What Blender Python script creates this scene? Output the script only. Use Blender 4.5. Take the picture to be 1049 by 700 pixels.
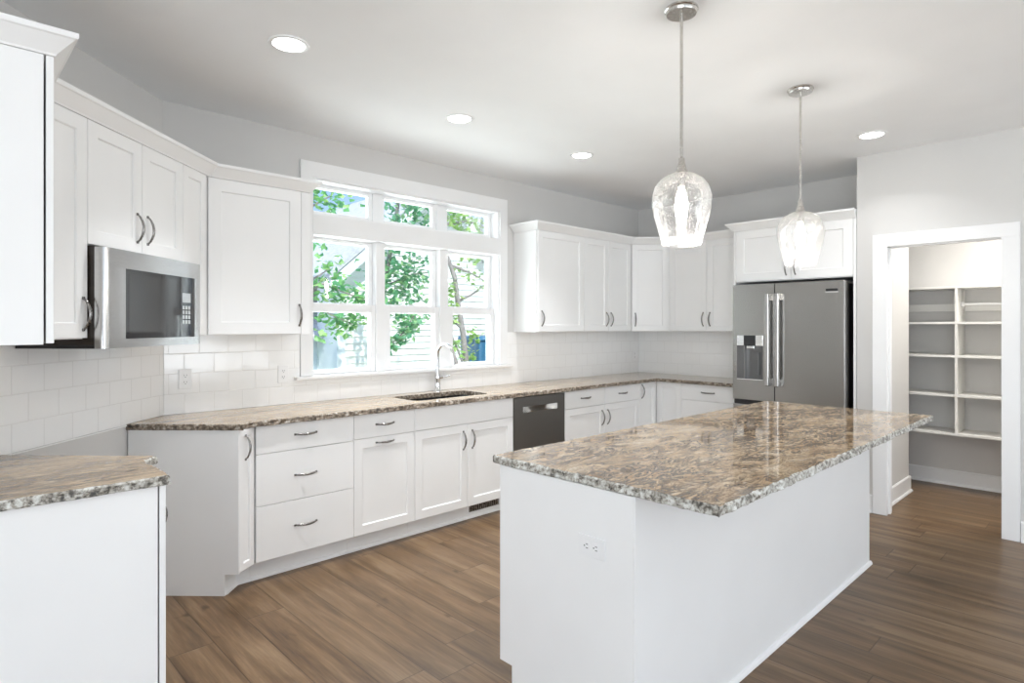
import bpy, bmesh, math, random
from mathutils import Matrix, Vector, noise
for o in list(bpy.data.objects): bpy.data.objects.remove(o, do_unlink=True)
SC = bpy.context.scene; COL = SC.collection
PI = math.pi; R2 = math.sqrt(2)
# ------------------------------------------------------------------ camera
FPX, Y0, ANG, CAMH = 620.0, 334.5, math.radians(46.0655), 1.425
cd = bpy.data.cameras.new('camera'); cam = bpy.data.objects.new('camera', cd); COL.objects.link(cam)
cd.sensor_width = 36; cd.lens = FPX/1049*36; cd.shift_y = -(350-Y0)/1049; cd.clip_start = .02; cd.clip_end = 200
cam.location = (0, 0, CAMH); cam.rotation_euler = (PI/2, 0, ANG-PI/2); SC.camera = cam
# ------------------------------------------------------------------ view
vs = SC.view_settings; vs.view_transform = 'Standard'; vs.look = 'None'; vs.gamma = 1; vs.use_curve_mapping = False
vs.exposure = 1.0
# ------------------------------------------------------------------ sky
wd = bpy.data.worlds.new('sky'); SC.world = wd; wd.use_nodes = True
nt = wd.node_tree; nt.nodes.clear(); N = nt.nodes.new; L = nt.links.new
out = N('ShaderNodeOutputWorld'); bg = N('ShaderNodeBackground'); tc = N('ShaderNodeTexCoord'); sp = N('ShaderNodeSeparateXYZ')
L(tc.outputs['Generated'], sp.inputs[0])
rp = N('ShaderNodeValToRGB'); L(sp.outputs['Z'], rp.inputs[0])
e = rp.color_ramp.elements; e[0].position = 0; e[0].color = (.66, .81, 1, 1); e[1].position = .30; e[1].color = (.25, .48, .95, 1)
nz = N('ShaderNodeTexNoise'); nz.inputs['Scale'].default_value = 3.2; nz.inputs['Detail'].default_value = 6
mp = N('ShaderNodeMapping'); mp.inputs['Scale'].default_value = (1, 1, 2.2); L(tc.outputs['Generated'], mp.inputs[0]); L(mp.outputs[0], nz.inputs['Vector'])
r2 = N('ShaderNodeValToRGB'); L(nz.outputs['Fac'], r2.inputs[0]); r2.color_ramp.elements[0].position = .53; r2.color_ramp.elements[1].position = .66
mx = N('ShaderNodeMixRGB'); L(r2.outputs[0], mx.inputs[0]); L(rp.outputs[0], mx.inputs[1]); mx.inputs[2].default_value = (1, 1, 1, 1)
L(mx.outputs[0], bg.inputs['Color']); bg.inputs['Strength'].default_value = .64; L(bg.outputs[0], out.inputs[0])
# ------------------------------------------------------------------ sun, window daylight and added fill lamps
def lamp(name, kind, loc, energy, color=(1, 1, 1), size=None, sizey=None, target=None, parent=None):
    d = bpy.data.lights.new(name, kind); d.energy = energy; d.color = color
    o = bpy.data.objects.new(name, d); COL.objects.link(o); o.location = loc
    if kind == 'AREA':
        d.shape = 'RECTANGLE' if sizey else 'DISK'; d.size = size
        if sizey: d.size_y = sizey
    elif size is not None and kind != 'SUN': d.shadow_soft_size = size
    if target: o.rotation_euler = (Vector(target)-Vector(loc)).to_track_quat('-Z', 'Y').to_euler()
    return o
sun = lamp('sun', 'SUN', (0, -20, 30), 2.6, (1, .96, .9), target=(4.5, 2, 0)); sun.data.angle = math.radians(1)
DAY = (.91, .965, 1)
LIT = 1.0
for x, en in ((-2.2, .4), (.4, .8), (3.2, 17)):
    lamp('rear_daylight_fill', 'AREA', (x, -4.45, 1.35), en*LIT, DAY, 1.9, 2.1, target=(x, 0, 1.35))  # added area lamps at the unseen rear openings, standing in for daylight
for i, y in enumerate((-3.0, -.4)):
    lamp('side_daylight_fill', 'AREA', (-3.85, y, 1.35), 27*LIT, DAY, 1.9, 2.1, target=(0, y, 1.35))  # same stand-in fill, added at the unseen side openings
lamp('ceiling_fill_rear', 'AREA', (2.3, -4.3, .9), 46*LIT, (.91, .965, 1), 5.2, 1.0, target=(2.4, -2.4, 3.6))  # added up-aimed fill lamp that brightens the ceiling from the rear
lamp('ceiling_fill_side', 'AREA', (-3.7, -1.7, .9), 46*LIT, (.91, .965, 1), 4.2, 1.0, target=(-2.0, -1.6, 3.6))  # added up-aimed fill lamp on the left, also for the ceiling
lamp('daylight_through_kitchen_window', 'AREA', (2.77, 5.1, 2.2), 85*LIT, DAY, 3.2, 2.4, target=(2.77, 0, 1.2))
lamp('ceiling_fill_kitchen', 'AREA', (2.77, 5.0, .3), 120*LIT, DAY, 3.2, 1.2, target=(2.77, 3.2, 2.4))  # added lamp outside the sink window, aimed up to brighten the ceiling

# ------------------------------------------------------------------ materials
MATS = {}
def mat(name, color, rough=.5, metal=0, emit=0, spec=.5, coat=0):
    m = bpy.data.materials.new(name); m.use_nodes = True; b = m.node_tree.nodes['Principled BSDF']
    b.inputs['Base Color'].default_value = (*color, 1); b.inputs['Roughness'].default_value = rough; b.inputs['Metallic'].default_value = metal
    b.inputs['Specular IOR Level'].default_value = spec; b.inputs['Coat Weight'].default_value = coat
    if emit: b.inputs['Emission Color'].default_value = (*color, 1); b.inputs['Emission Strength'].default_value = emit
    MATS[name] = m; return m
class NT:
    def __init__(s, m): s.m = m; s.t = m.node_tree; s.b = s.t.nodes['Principled BSDF']
    def n(s, typ, ins=None, **kw):
        x = s.t.nodes.new(typ)
        for k, v in kw.items(): setattr(x, k, v)
        for k, v in (ins or {}).items():
            if isinstance(v, bpy.types.NodeSocket): s.t.links.new(v, x.inputs[k])
            else: x.inputs[k].default_value = v
        return x
    def ramp(s, fac, stops, interp='LINEAR'):
        x = s.n('ShaderNodeValToRGB', {0: fac}); c = x.color_ramp; c.interpolation = interp
        while len(c.elements) < len(stops): c.elements.new(.5)
        for el, (p, col) in zip(c.elements, stops): el.position = p; el.color = (*col, 1) if len(col) == 3 else col
        return x.outputs[0]
    def mix(s, fac, a, b, mode='MIX'):
        def v(q): return q if isinstance(q, bpy.types.NodeSocket) else (*q, 1)
        return s.n('ShaderNodeMixRGB', {0: fac, 1: v(a), 2: v(b)}, blend_type=mode).outputs[0]
    def math(s, op, a, b=0): return s.n('ShaderNodeMath', {0: a, 1: b}, operation=op).outputs[0]
    def noise(s, vec, scale, detail=4, rough=.55, dist=0):
        return s.n('ShaderNodeTexNoise', {'Vector': vec, 'Scale': scale, 'Detail': detail, 'Roughness': rough, 'Distortion': dist}).outputs['Fac']
    def coord(s, scale=(1, 1, 1), kind='Object', rot=(0, 0, 0)):
        c = s.n('ShaderNodeTexCoord').outputs[kind]
        return s.n('ShaderNodeMapping', {0: c, 'Scale': scale, 'Rotation': rot}).outputs[0]
    def color(s, v): s.t.links.new(v, s.b.inputs['Base Color'])
    def bump(s, h, strength=.2, dist=.002):
        x = s.n('ShaderNodeBump', {'Height': h, 'Strength': strength, 'Distance': dist}); s.t.links.new(x.outputs[0], s.b.inputs['Normal'])
def paint(name, color, rough, amount=.012):
    m = mat(name, color, rough); t = NT(m); v = t.coord()
    c = t.ramp(t.noise(v, 3, 2), [(.3, tuple(x*(1-amount) for x in color)), (.7, tuple(min(1, x*(1+amount)) for x in color))]); t.color(c)
    t.bump(t.noise(v, 220, 2), .04, .001); return m
paint('cabinet_paint', (.90, .90, .895), .33); paint('wall_paint', (.66, .65, .635), .75); paint('ceiling_paint', (.90, .905, .91), .85)
paint('trim_paint', (.87, .87, .87), .35); paint('shelf_paint', (.84, .83, .80), .5); paint('vinyl', (.88, .88, .88), .3)
mat('gap_dark', (.03, .03, .03), .8); mat('black_plastic', (.018, .018, .02), .35); MATS['x'] = mat('black_glass', (.012, .012, .014), .03); MATS['x'].node_tree.nodes['Principled BSDF'].inputs['IOR'].default_value = 1.62; mat('case_brown', (.035, .027, .022), .12); MATS['y'] = mat('screen_grey', (.03, .03, .031), .05); MATS['y'].node_tree.nodes['Principled BSDF'].inputs['IOR'].default_value = 1.62; mat('recess_grey', (.15, .15, .15), .3, .5); mat('bar_steel', (.50, .49, .48), .25, 1)
mat('rubber', (.05, .05, .05), .7)
def metal(name, color, rough, stretch=(2, 2, 160), amt=.08):
    m = mat(name, color, rough, 1); t = NT(m); v = t.coord(stretch)
    n = t.noise(v, 6, 3); c = t.ramp(n, [(.3, tuple(x*(1-amt) for x in color)), (.7, tuple(x*(1+amt) for x in color))]); t.color(c)
    r = t.ramp(n, [(.3, (rough*.8,)*3), (.7, (rough*1.2,)*3)]); t.t.links.new(r, t.b.inputs['Roughness']); return m
mat('black_stainless', (.36, .35, .335), .27, 1); metal('stainless', (.60, .60, .60), .24, (2, 2, 160)); metal('nickel', (.62, .60, .57), .25, (20, 20, 20))
mat('dish_stainless', (.29, .28, .265), .33, 1); metal('pewter', (.30, .29, .28), .28, (20, 20, 20)); metal('chrome', (.75, .75, .76), .1, (4, 4, 4), .02); metal('sink_steel', (.15, .15, .15), .3, (100, 4, 4))  # sink steel is darkened to carry the shade inside the basin
metal('handle_bright', (.78, .78, .77), .2, (60, 60, 2))
mat('lens', (1, .98, .95), .5, 0, 7); mat('bulb', (1, .95, .86), .4, 0, 28)
def glass(name, tint, gloss, seeds=False):
    m = bpy.data.materials.new(name); m.use_nodes = True; t = m.node_tree; t.nodes.clear(); MATS[name] = m
    o = t.nodes.new('ShaderNodeOutputMaterial'); tr = t.nodes.new('ShaderNodeBsdfTransparent'); gl = t.nodes.new('ShaderNodeBsdfGlossy'); mx = t.nodes.new('ShaderNodeMixShader')
    tr.inputs[0].default_value = (*tint, 1); gl.inputs['Roughness'].default_value = .02
    fr = t.nodes.new('ShaderNodeFresnel'); fr.inputs[0].default_value = 1.5
    mu = t.nodes.new('ShaderNodeMath'); mu.operation = 'MULTIPLY'; mu.inputs[1].default_value = gloss; t.links.new(fr.outputs[0], mu.inputs[0])
    t.links.new(tr.outputs[0], mx.inputs[1]); t.links.new(gl.outputs[0], mx.inputs[2])
    fac = mu.outputs[0]
    if seeds:
        tc = t.nodes.new('ShaderNodeTexCoord'); vo = t.nodes.new('ShaderNodeTexVoronoi'); vo.inputs['Scale'].default_value = 105; t.links.new(tc.outputs['Object'], vo.inputs['Vector'])
        rr = t.nodes.new('ShaderNodeValToRGB'); rr.color_ramp.elements[0].position = .10; rr.color_ramp.elements[0].color = (.55, .55, .55, 1); rr.color_ramp.elements[1].position = .30; rr.color_ramp.elements[1].color = (0, 0, 0, 1)
        t.links.new(vo.outputs['Distance'], rr.inputs[0])
        bp = t.nodes.new('ShaderNodeBump'); bp.inputs['Strength'].default_value = .6; bp.inputs['Distance'].default_value = .004; t.links.new(rr.outputs[0], bp.inputs['Height']); t.links.new(bp.outputs[0], gl.inputs['Normal'])
        mm = t.nodes.new('ShaderNodeMath'); mm.operation = 'ADD'; mm.use_clamp = True; t.links.new(fac, mm.inputs[0]); t.links.new(rr.outputs[0], mm.inputs[1]); fac = mm.outputs[0]
    t.links.new(fac, mx.inputs[0])
    if seeds:
        tl = t.nodes.new('ShaderNodeBsdfTranslucent'); df = t.nodes.new('ShaderNodeBsdfDiffuse'); ad = t.nodes.new('ShaderNodeMixShader'); m3 = t.nodes.new('ShaderNodeMixShader'); ad.inputs[0].default_value = .5
        lw = t.nodes.new('ShaderNodeLayerWeight'); lw.inputs[0].default_value = .25; ma = t.nodes.new('ShaderNodeMath'); ma.operation = 'MULTIPLY_ADD'; ma.inputs[1].default_value = .022; ma.inputs[2].default_value = .003; t.links.new(lw.outputs['Facing'], ma.inputs[0])
        t.links.new(tl.outputs[0], ad.inputs[1]); t.links.new(df.outputs[0], ad.inputs[2]); m4 = t.nodes.new('ShaderNodeMath'); m4.operation = 'MULTIPLY_ADD'; m4.use_clamp = True; m4.inputs[1].default_value = .13; t.links.new(rr.outputs[0], m4.inputs[0]); t.links.new(ma.outputs[0], m4.inputs[2]); ma = m4
        tl.inputs[0].default_value = df.inputs[0].default_value = (.95, .95, .95, 1)
        t.links.new(ma.outputs[0], m3.inputs[0]); t.links.new(mx.outputs[0], m3.inputs[1]); t.links.new(ad.outputs[0], m3.inputs[2]); mx = m3
    t.links.new(mx.outputs[0], o.inputs[0]); return m
glass('window_glass', (.97, .985, .98), .6); glass('seeded_glass', (.985, .985, .985), .55, True); glass('bulb_glass', (1, 1, 1), .6)
# granite: cream and tan with brown and dark drifts running lengthwise
def granite(name, warm, dark, scale=1.0, rot=0, sx=2.6, sy=6.0, cream=.16):
    m = mat(name, (.5, .4, .3), .06); t = NT(m); v = t.coord((sx*scale, sy*scale, sy*scale), rot=(0, 0, rot)); v1 = t.coord((scale, scale, scale), rot=(0, 0, rot))
    warpn = t.n('ShaderNodeTexNoise', {'Vector': v, 'Scale': 1.1, 'Detail': 4}).outputs['Color']
    vv = t.n('ShaderNodeVectorMath', {0: v, 1: t.n('ShaderNodeVectorMath', {0: warpn, 'Scale': .9}, operation='SCALE').outputs[0]}, operation='ADD').outputs[0]
    base = t.ramp(t.noise(vv, 2.1, 9, .70), [(.31, (.19, .115, .06)), (.40, (.37, .245, .14)), (.47, (.53, .385, .24)), (.56, (.645, .515, .36)), (.66, (.75, .66, .53)), (.8, (.83, .79, .71))])
    base = t.mix(cream, base, (.80, .70, .55)); base = t.mix(.28*warm, base, (.60, .37, .15))
    ridge = t.math('ABSOLUTE', t.math('SUBTRACT', t.noise(vv, 3.6, 9, .74, .7), .5))
    patch = t.ramp(t.noise(v, 1.0, 4, .6), [(.38, (.15,)*3), (.54, (1,)*3)])
    vein = t.math('MULTIPLY', t.ramp(ridge, [(.0, (1, 1, 1)), (.03, (.75,)*3), (.07, (0, 0, 0))]), patch)
    base = t.mix(t.math('MULTIPLY', vein, .95*dark), base, (.060, .038, .028))
    crack = t.math('ABSOLUTE', t.math('SUBTRACT', t.noise(vv, 8.0, 8, .75, 1.0), .5))
    base = t.mix(t.math('MULTIPLY', t.ramp(crack, [(.0, (1,)*3), (.018, (.5,)*3), (.045, (0,)*3)]), .7*dark), base, (.13, .075, .045))
    q = t.ramp(t.noise(vv, 5.0, 8, .75), [(.60, (0, 0, 0)), (.66, (.8,)*3)])
    base = t.mix(q, base, (.80, .73, .64))
    speck = t.ramp(t.noise(v1, 60, 4, .7), [(.58, (0, 0, 0)), (.64, (.75*dark,)*3)])
    base = t.mix(t.math('MULTIPLY', speck, t.ramp(t.noise(vv, 1.7, 3), [(.42, (.1,)*3), (.6, (1,)*3)])), base, (.07, .05, .042)); t.color(base); return m
granite('granite_island', .42, 1.0); granite('granite_wall', .45, .5, 1.0, sx=1.1, sy=7.5, cream=.30); granite('granite_left', .7, .95, .85, .15, 1.2, 7.5, .38)
def edge_stone(name, light, mid, dark):
    m = mat(name, mid, .38); t = NT(m); v = t.coord(); n = t.noise(v, 55, 5, .7); n2 = t.noise(v, 16, 3)
    c = t.ramp(n, [(.36, dark), (.46, mid), (.54, light), (.75, (.86, .87, .86))]); c = t.mix(t.ramp(n2, [(.45, (0,)*3), (.6, (.7,)*3)]), c, t.ramp(n, [(.4, dark), (.55, mid), (.7, light)])); t.color(c)
    t.bump(t.noise(v, 70, 5, .7), .5, .004); return m
edge_stone('granite_edge', (.66, .66, .62), (.36, .33, .28), (.04, .038, .035)); edge_stone('granite_edge_brown', (.36, .30, .23), (.19, .145, .105), (.05, .042, .035))
# floor planks running towards the window wall
m = mat('floor_planks', (.3, .2, .13), .36, spec=.42); t = NT(m); c = t.n('ShaderNodeTexCoord').outputs['Object']; s = t.n('ShaderNodeSeparateXYZ', {0: c})
PWD, PLN = .185, 1.45
row = t.math('DIVIDE', s.outputs[0], PWD); ri = t.math('FLOOR', row); rf = t.math('FRACT', row)
hr = t.n('ShaderNodeTexWhiteNoise', {'W': ri}, noise_dimensions='1D').outputs['Value']
ln = t.math('ADD', t.math('DIVIDE', s.outputs[1], PLN), hr); li = t.math('FLOOR', ln); lf = t.math('FRACT', ln)
cid = t.n('ShaderNodeCombineXYZ', {0: ri, 1: li}).outputs[0]; hv = t.n('ShaderNodeTexWhiteNoise', {'Vector': cid}, noise_dimensions='3D')
off = t.n('ShaderNodeVectorMath', {0: hv.outputs['Color'], 'Scale': 37.0}, operation='SCALE').outputs[0]
gv = t.n('ShaderNodeVectorMath', {0: t.n('ShaderNodeMapping', {0: c, 'Scale': (8, .7, 1)}).outputs[0], 1: off}, operation='ADD').outputs[0]
g1 = t.noise(gv, 1.5, 5, .6, .4); g2 = t.noise(t.n('ShaderNodeVectorMath', {0: t.n('ShaderNodeMapping', {0: c, 'Scale': (60, 2.5, 1)}).outputs[0], 1: off}, operation='ADD').outputs[0], 2, 4, .6)
col = t.ramp(g1, [(.32, (.060, .029, .012)), (.43, (.150, .085, .040)), (.53, (.235, .142, .074)), (.66, (.36, .245, .148))])
col = t.mix(.28, col, t.ramp(g2, [(.34, (.06, .033, .016)), (.5, (.18, .11, .058)), (.66, (.36, .25, .155))]))
col = t.mix(t.ramp(hv.outputs['Value'], [(0, (.0,)*3), (1, (.6,)*3)]), col, t.mix(.45, col, (.30, .22, .15)))
kn = t.ramp(t.noise(t.n('ShaderNodeVectorMath', {0: t.n('ShaderNodeMapping', {0: c, 'Scale': (9, 5, 1)}).outputs[0], 1: off}, operation='ADD').outputs[0], 1.0, 2), [(.70, (0,)*3), (.78, (.7,)*3)])
col = t.mix(kn, col, (.06, .032, .017))
ed = t.math('MINIMUM', t.math('MULTIPLY', t.math('MINIMUM', rf, t.math('SUBTRACT', 1, rf)), PWD), t.math('MULTIPLY', t.math('MINIMUM', lf, t.math('SUBTRACT', 1, lf)), PLN))
sm = t.ramp(ed, [(.0, (1,)*3), (.0022, (.0,)*3)]); col = t.mix(t.math('MULTIPLY', sm, .75), col, (.06, .035, .02)); col = t.mix(1.0, col, (.77, .745, .685), 'MULTIPLY'); t.color(col)
t.bump(t.math('SUBTRACT', t.math('MULTIPLY', g2, .15), sm), .25, .002)
t.t.links.new(t.ramp(g2, [(.3, (.30,)*3), (.7, (.42,)*3)]), t.b.inputs['Roughness'])
# glossy white wall tile, local x along the wall
def tile(name, z0):
    m = mat(name, (.9, .9, .89), .07); t = NT(m); c = t.n('ShaderNodeTexCoord').outputs['Object']; s = t.n('ShaderNodeSeparateXYZ', {0: c})
    v = t.n('ShaderNodeCombineXYZ', {0: s.outputs[0], 1: t.math('SUBTRACT', s.outputs[2], z0)}).outputs[0]
    b = t.n('ShaderNodeTexBrick', {'Vector': v, 'Color1': (.95, .95, .945, 1), 'Color2': (.93, .93, .925, 1), 'Mortar': (.87, .865, .855, 1), 'Scale': 1.0, 'Mortar Size': .0032, 'Mortar Smooth': .9, 'Bias': 0, 'Brick Width': .168, 'Row Height': .1195})
    b.offset = .5; t.color(b.outputs['Color'])
    wv = t.noise(t.n('ShaderNodeMapping', {0: c, 'Scale': (1, 1, 1)}).outputs[0], 9, 2)
    h = t.math('ADD', t.math('MULTIPLY', b.outputs['Fac'], -1), t.math('MULTIPLY', wv, .8)); t.bump(h, .45, .0025); return m
tile('wall_tile', .905)
m = mat('siding', (.86, .85, .82), .6); m2 = mat('siding_shaded', (.62, .70, .78), .6); mat('fascia', (.84, .86, .9), .5); mat('lawn', (.16, .26, .07), .9); mat('blue_bin', (.05, .20, .38), .5); mat('bark', (.26, .23, .22), .9)  # wing wall siding has its bluish shade put into the colour
m = mat('shingles', (.55, .55, .58), .9); t = NT(m); v = t.coord((3, 3, 8)); t.color(t.ramp(t.noise(v, 3, 4), [(.3, (.46, .46, .50)), (.7, (.66, .66, .70))]))
def leafmat(name, a, b, c):
    m = mat(name, a, .5); t = NT(m); g = t.n('ShaderNodeNewGeometry').outputs['Random Per Island']
    col = t.ramp(g, [(0, a), (.5, b), (1, c)]); t.color(col)
    tr = t.n('ShaderNodeBsdfTranslucent', {0: col}); mx = t.n('ShaderNodeMixShader', {0: .45}); o = t.t.nodes['Material Output']
    t.t.links.new(t.b.outputs[0], mx.inputs[1]); t.t.links.new(tr.outputs[0], mx.inputs[2]); t.t.links.new(mx.outputs[0], o.inputs[0]); return m
leafmat('leaves_green', (.10, .34, .15), (.20, .50, .18), (.50, .70, .28)); leafmat('leaves_deep', (.10, .32, .17), (.16, .46, .24), (.45, .68, .32)); leafmat('leaves_bright', (.16, .38, .07), (.34, .60, .12), (.60, .72, .26))

# ------------------------------------------------------------------ mesh builder
class MB:
    def __init__(s): s.v = []; s.f = []; s.mi = []
    def add(s, vs, fs, mi=0):
        k = len(s.v); s.v += [tuple(x) for x in vs]; s.f += [tuple(i+k for i in f) for f in fs]; s.mi += [mi]*len(fs); return s
    def box(s, x0, x1, y0, y1, z0, z1, mi=0):
        return s.add([(x0, y0, z0), (x1, y0, z0), (x1, y1, z0), (x0, y1, z0), (x0, y0, z1), (x1, y0, z1), (x1, y1, z1), (x0, y1, z1)],
                     [(3, 2, 1, 0), (4, 5, 6, 7), (0, 1, 5, 4), (1, 2, 6, 5), (2, 3, 7, 6), (3, 0, 4, 7)], mi)
    def prism(s, poly, z0, z1, axis='z', mi=0):
        P = list(poly)
        if sum(P[i][0]*P[(i+1) % len(P)][1]-P[(i+1) % len(P)][0]*P[i][1] for i in range(len(P))) < 0: P.reverse()
        n = len(P); mk = {'z': lambda a, b, c: (a, b, c), 'x': lambda a, b, c: (c, a, b), 'y': lambda a, b, c: (a, -c, b)}[axis]
        if axis == 'y': z0, z1 = -z1, -z0
        return s.add([mk(a, b, z0) for a, b in P]+[mk(a, b, z1) for a, b in P], [tuple(range(n))[::-1], tuple(range(n, 2*n))]+[(i, (i+1) % n, n+(i+1) % n, n+i) for i in range(n)], mi)
    def tube(s, pts, rad, n=10, caps=True, mi=0, flat=1.0):
        pts = [Vector(p) for p in pts]; rs = rad if isinstance(rad, (list, tuple)) else [rad]*len(pts); vs = []; up = Vector((.13, .21, 1)).normalized()
        for i, p in enumerate(pts):
            d = (pts[min(i+1, len(pts)-1)]-pts[max(i-1, 0)]).normalized()
            a = d.cross(up)
            if a.length < .05: a = d.cross(Vector((1, .1, 0)))
            a.normalize(); b = d.cross(a).normalized()
            vs += [p+a*math.cos(2*PI*k/n)*rs[i]+b*math.sin(2*PI*k/n)*rs[i]*flat for k in range(n)]
        fs = [(i*n+k, i*n+(k+1) % n, (i+1)*n+(k+1) % n, (i+1)*n+k) for i in range(len(pts)-1) for k in range(n)]
        if caps: fs += [tuple(range(n))[::-1], tuple((len(pts)-1)*n+k for k in range(n))]
        return s.add(vs, fs, mi)
    def lathe(s, prof, c=(0, 0, 0), n=40, mi=0, close=False):
        vs = []; m = len(prof)
        for r, z in prof: vs += [(c[0]+r*math.cos(2*PI*k/n), c[1]+r*math.sin(2*PI*k/n), c[2]+z) for k in range(n)]
        fs = [(i*n+k, i*n+(k+1) % n, (i+1)*n+(k+1) % n, (i+1)*n+k) for i in range(m-1) for k in range(n)]
        if close: fs += [((m-1)*n+k, (m-1)*n+(k+1) % n, (k+1) % n, k) for k in range(n)]
        return s.add(vs, fs, mi)
MW = {}
def W(x, y, z=0, deg=0): return Matrix.Translation((x, y, z)) @ Matrix.Rotation(math.radians(deg), 4, 'Z')
def sd(s, d): return ((s-d)/R2, (s+d)/R2)
def tag(o, label=None, cat=None, group=None, kind=None):
    for k, v in (('label', label), ('category', cat), ('group', group), ('kind', kind)):
        if v: o[k] = v
    return o
def put(o, parent, M):
    COL.objects.link(o); MW[o] = M.copy()
    if parent is None: o.matrix_basis = M
    else: o.parent = parent; o.matrix_basis = MW[parent].inverted() @ M
    return o
def thing(name, label, cat, M, group=None, kind=None):
    o = bpy.data.objects.new(name, None); o.empty_display_size = .1; put(o, None, M); return tag(o, label, cat, group, kind)
def part(name, mb, mats, parent=None, M=None, bevel=0, smooth=False, label=None):
    me = bpy.data.meshes.new(name); me.from_pydata(mb.v, [], mb.f); me.update()
    for mm in ([mats] if isinstance(mats, str) else mats): me.materials.append(MATS[mm])
    for p, i in zip(me.polygons, mb.mi): p.material_index = i
    bm = bmesh.new(); bm.from_mesh(me)
    bmesh.ops.recalc_face_normals(bm, faces=bm.faces)
    if bevel:
        ed = [x for x in bm.edges if len(x.link_faces) == 2 and x.calc_face_angle(0) > .5]
        bmesh.ops.bevel(bm, geom=ed, offset=bevel, segments=2, profile=.5, affect='EDGES', clamp_overlap=True)
    for f in bm.faces: f.smooth = smooth
    if smooth:
        for x in bm.edges:
            if len(x.link_faces) == 2 and x.calc_face_angle(0) > .7: x.smooth = False
    bm.to_mesh(me); bm.free()
    o = bpy.data.objects.new(name, me)
    if M is None: M = MW[parent] if parent else Matrix()
    put(o, parent, M)
    if label: o['label'] = label
    return o
def struct(name, mb, mats, M=None, bevel=0): o = part(name, mb, mats, None, M, bevel); o['kind'] = 'structure'; return o
def single(name, label, cat, mb, mats, M=None, bevel=0, smooth=False, group=None): return tag(part(name, mb, mats, None, M, bevel, smooth), label, cat, group)
def sweep(path, prof, closed_prof=True):
    # profile (offset to the right of travel, z) swept along a mitred polyline
    n = len(path); m = len(prof); vs = []
    for i in range(n):
        p = Vector(path[i]); d1 = (p-Vector(path[i-1])).normalized() if i else None; d2 = (Vector(path[i+1])-p).normalized() if i < n-1 else None
        d1 = d1 or d2; d2 = d2 or d1; n1 = Vector((d1.y, -d1.x)); n2 = Vector((d2.y, -d2.x)); b = (n1+n2).normalized(); k = 1/max(.2, b.dot(n1))
        vs += [(p.x+b.x*k*o, p.y+b.y*k*o, z) for o, z in prof]
    fs = [(i*m+j, i*m+(j+1) % m, (i+1)*m+(j+1) % m, (i+1)*m+j) for i in range(n-1) for j in range(m)]
    fs += [tuple(range(m)), tuple((n-1)*m+j for j in range(m))[::-1]]
    return MB().add(vs, fs)

# ------------------------------------------------------------------ room shell
CEIL = 2.74; YW = 3.95; XL = -.02; XR = 5.80; XP = 5.20; DW = 2.10
struct('floor', MB().box(-4.2, 7.2, -4.8, 4.1, -.12, 0), 'floor_planks')
struct('ceiling', MB().box(-4.2, 7.2, -4.8, 4.1, CEIL, CEIL+.12), 'ceiling_paint')
# window wall with its opening
OX0, OX1, OZ0, OZ1 = 1.89, 3.65, 1.085, 2.452
w = MB(); w.box(.85, OX0, YW, YW+.16, 0, CEIL); w.box(OX1, XR+.12, YW, YW+.16, 0, CEIL); w.box(OX0, OX1, YW, YW+.16, 0, OZ0); w.box(OX0, OX1, YW, YW+.16, OZ1, CEIL)
struct('wall_window', w, 'wall_paint')
a, b = sd(2.05, DW), sd(3.52, DW); a2, b2 = sd(2.05, DW+.12), sd(3.52, DW+.12)
struct('wall_corner', MB().prism([a, b, b2, a2], 0, CEIL), 'wall_paint')
struct('wall_left', MB().box(XL-.12, XL, 2.28, 3.05, 0, CEIL), 'wall_paint')
struct('wall_rear_left', MB().box(-4.12, XL-.12, 2.28, 2.40, 0, CEIL), 'wall_paint')
struct('wall_right', MB().box(XR, XR+.12, 1.53, YW, 0, CEIL), 'wall_paint')
struct('wall_return', MB().box(XP, 6.10, 1.388, 1.53, 0, CEIL), 'wall_paint')
DO0, DO1, DOZ = .640, 1.325, 2.03
w = MB(); w.box(XP, XP+.115, DO1, 1.388, 0, CEIL); w.box(XP, XP+.115, -4.7, DO0, 0, CEIL); w.box(XP, XP+.115, DO0, DO1, DOZ, CEIL)
struct('wall_pantry_front', w, 'wall_paint')
struct('wall_pantry_back', MB().box(6.62, 6.74, -.5, 2.7, 0, CEIL), 'wall_paint')
struct('wall_pantry_side', MB().box(5.92, 6.62, 2.6, 2.7, 0, CEIL).box(5.315, 6.62, -.6, -.5, 0, CEIL), 'wall_paint')
w = MB()
for x0, x1 in ((-4.12, -3.15), (-1.25, -.55), (1.35, 2.05), (3.95, 5.2)): w.box(x0, x1, -4.66, -4.54, 0, CEIL)
for x0, x1 in ((-3.15, -1.25), (-.55, 1.35), (2.05, 3.95)): w.box(x0, x1, -4.66, -4.54, 0, .3); w.box(x0, x1, -4.66, -4.54, 2.4, CEIL)
struct('wall_rear', w, 'wall_paint')
w = MB()
for y0, y1 in ((-4.54, -3.95), (-2.05, -1.35), (.55, 2.28)): w.box(-4.12, -4.0, y0, y1, 0, CEIL)
for y0, y1 in ((-3.95, -2.05), (-1.35, .55)): w.box(-4.12, -4.0, y0, y1, 0, .3); w.box(-4.12, -4.0, y0, y1, 2.4, CEIL)
struct('wall_far_left', w, 'wall_paint')
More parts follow.
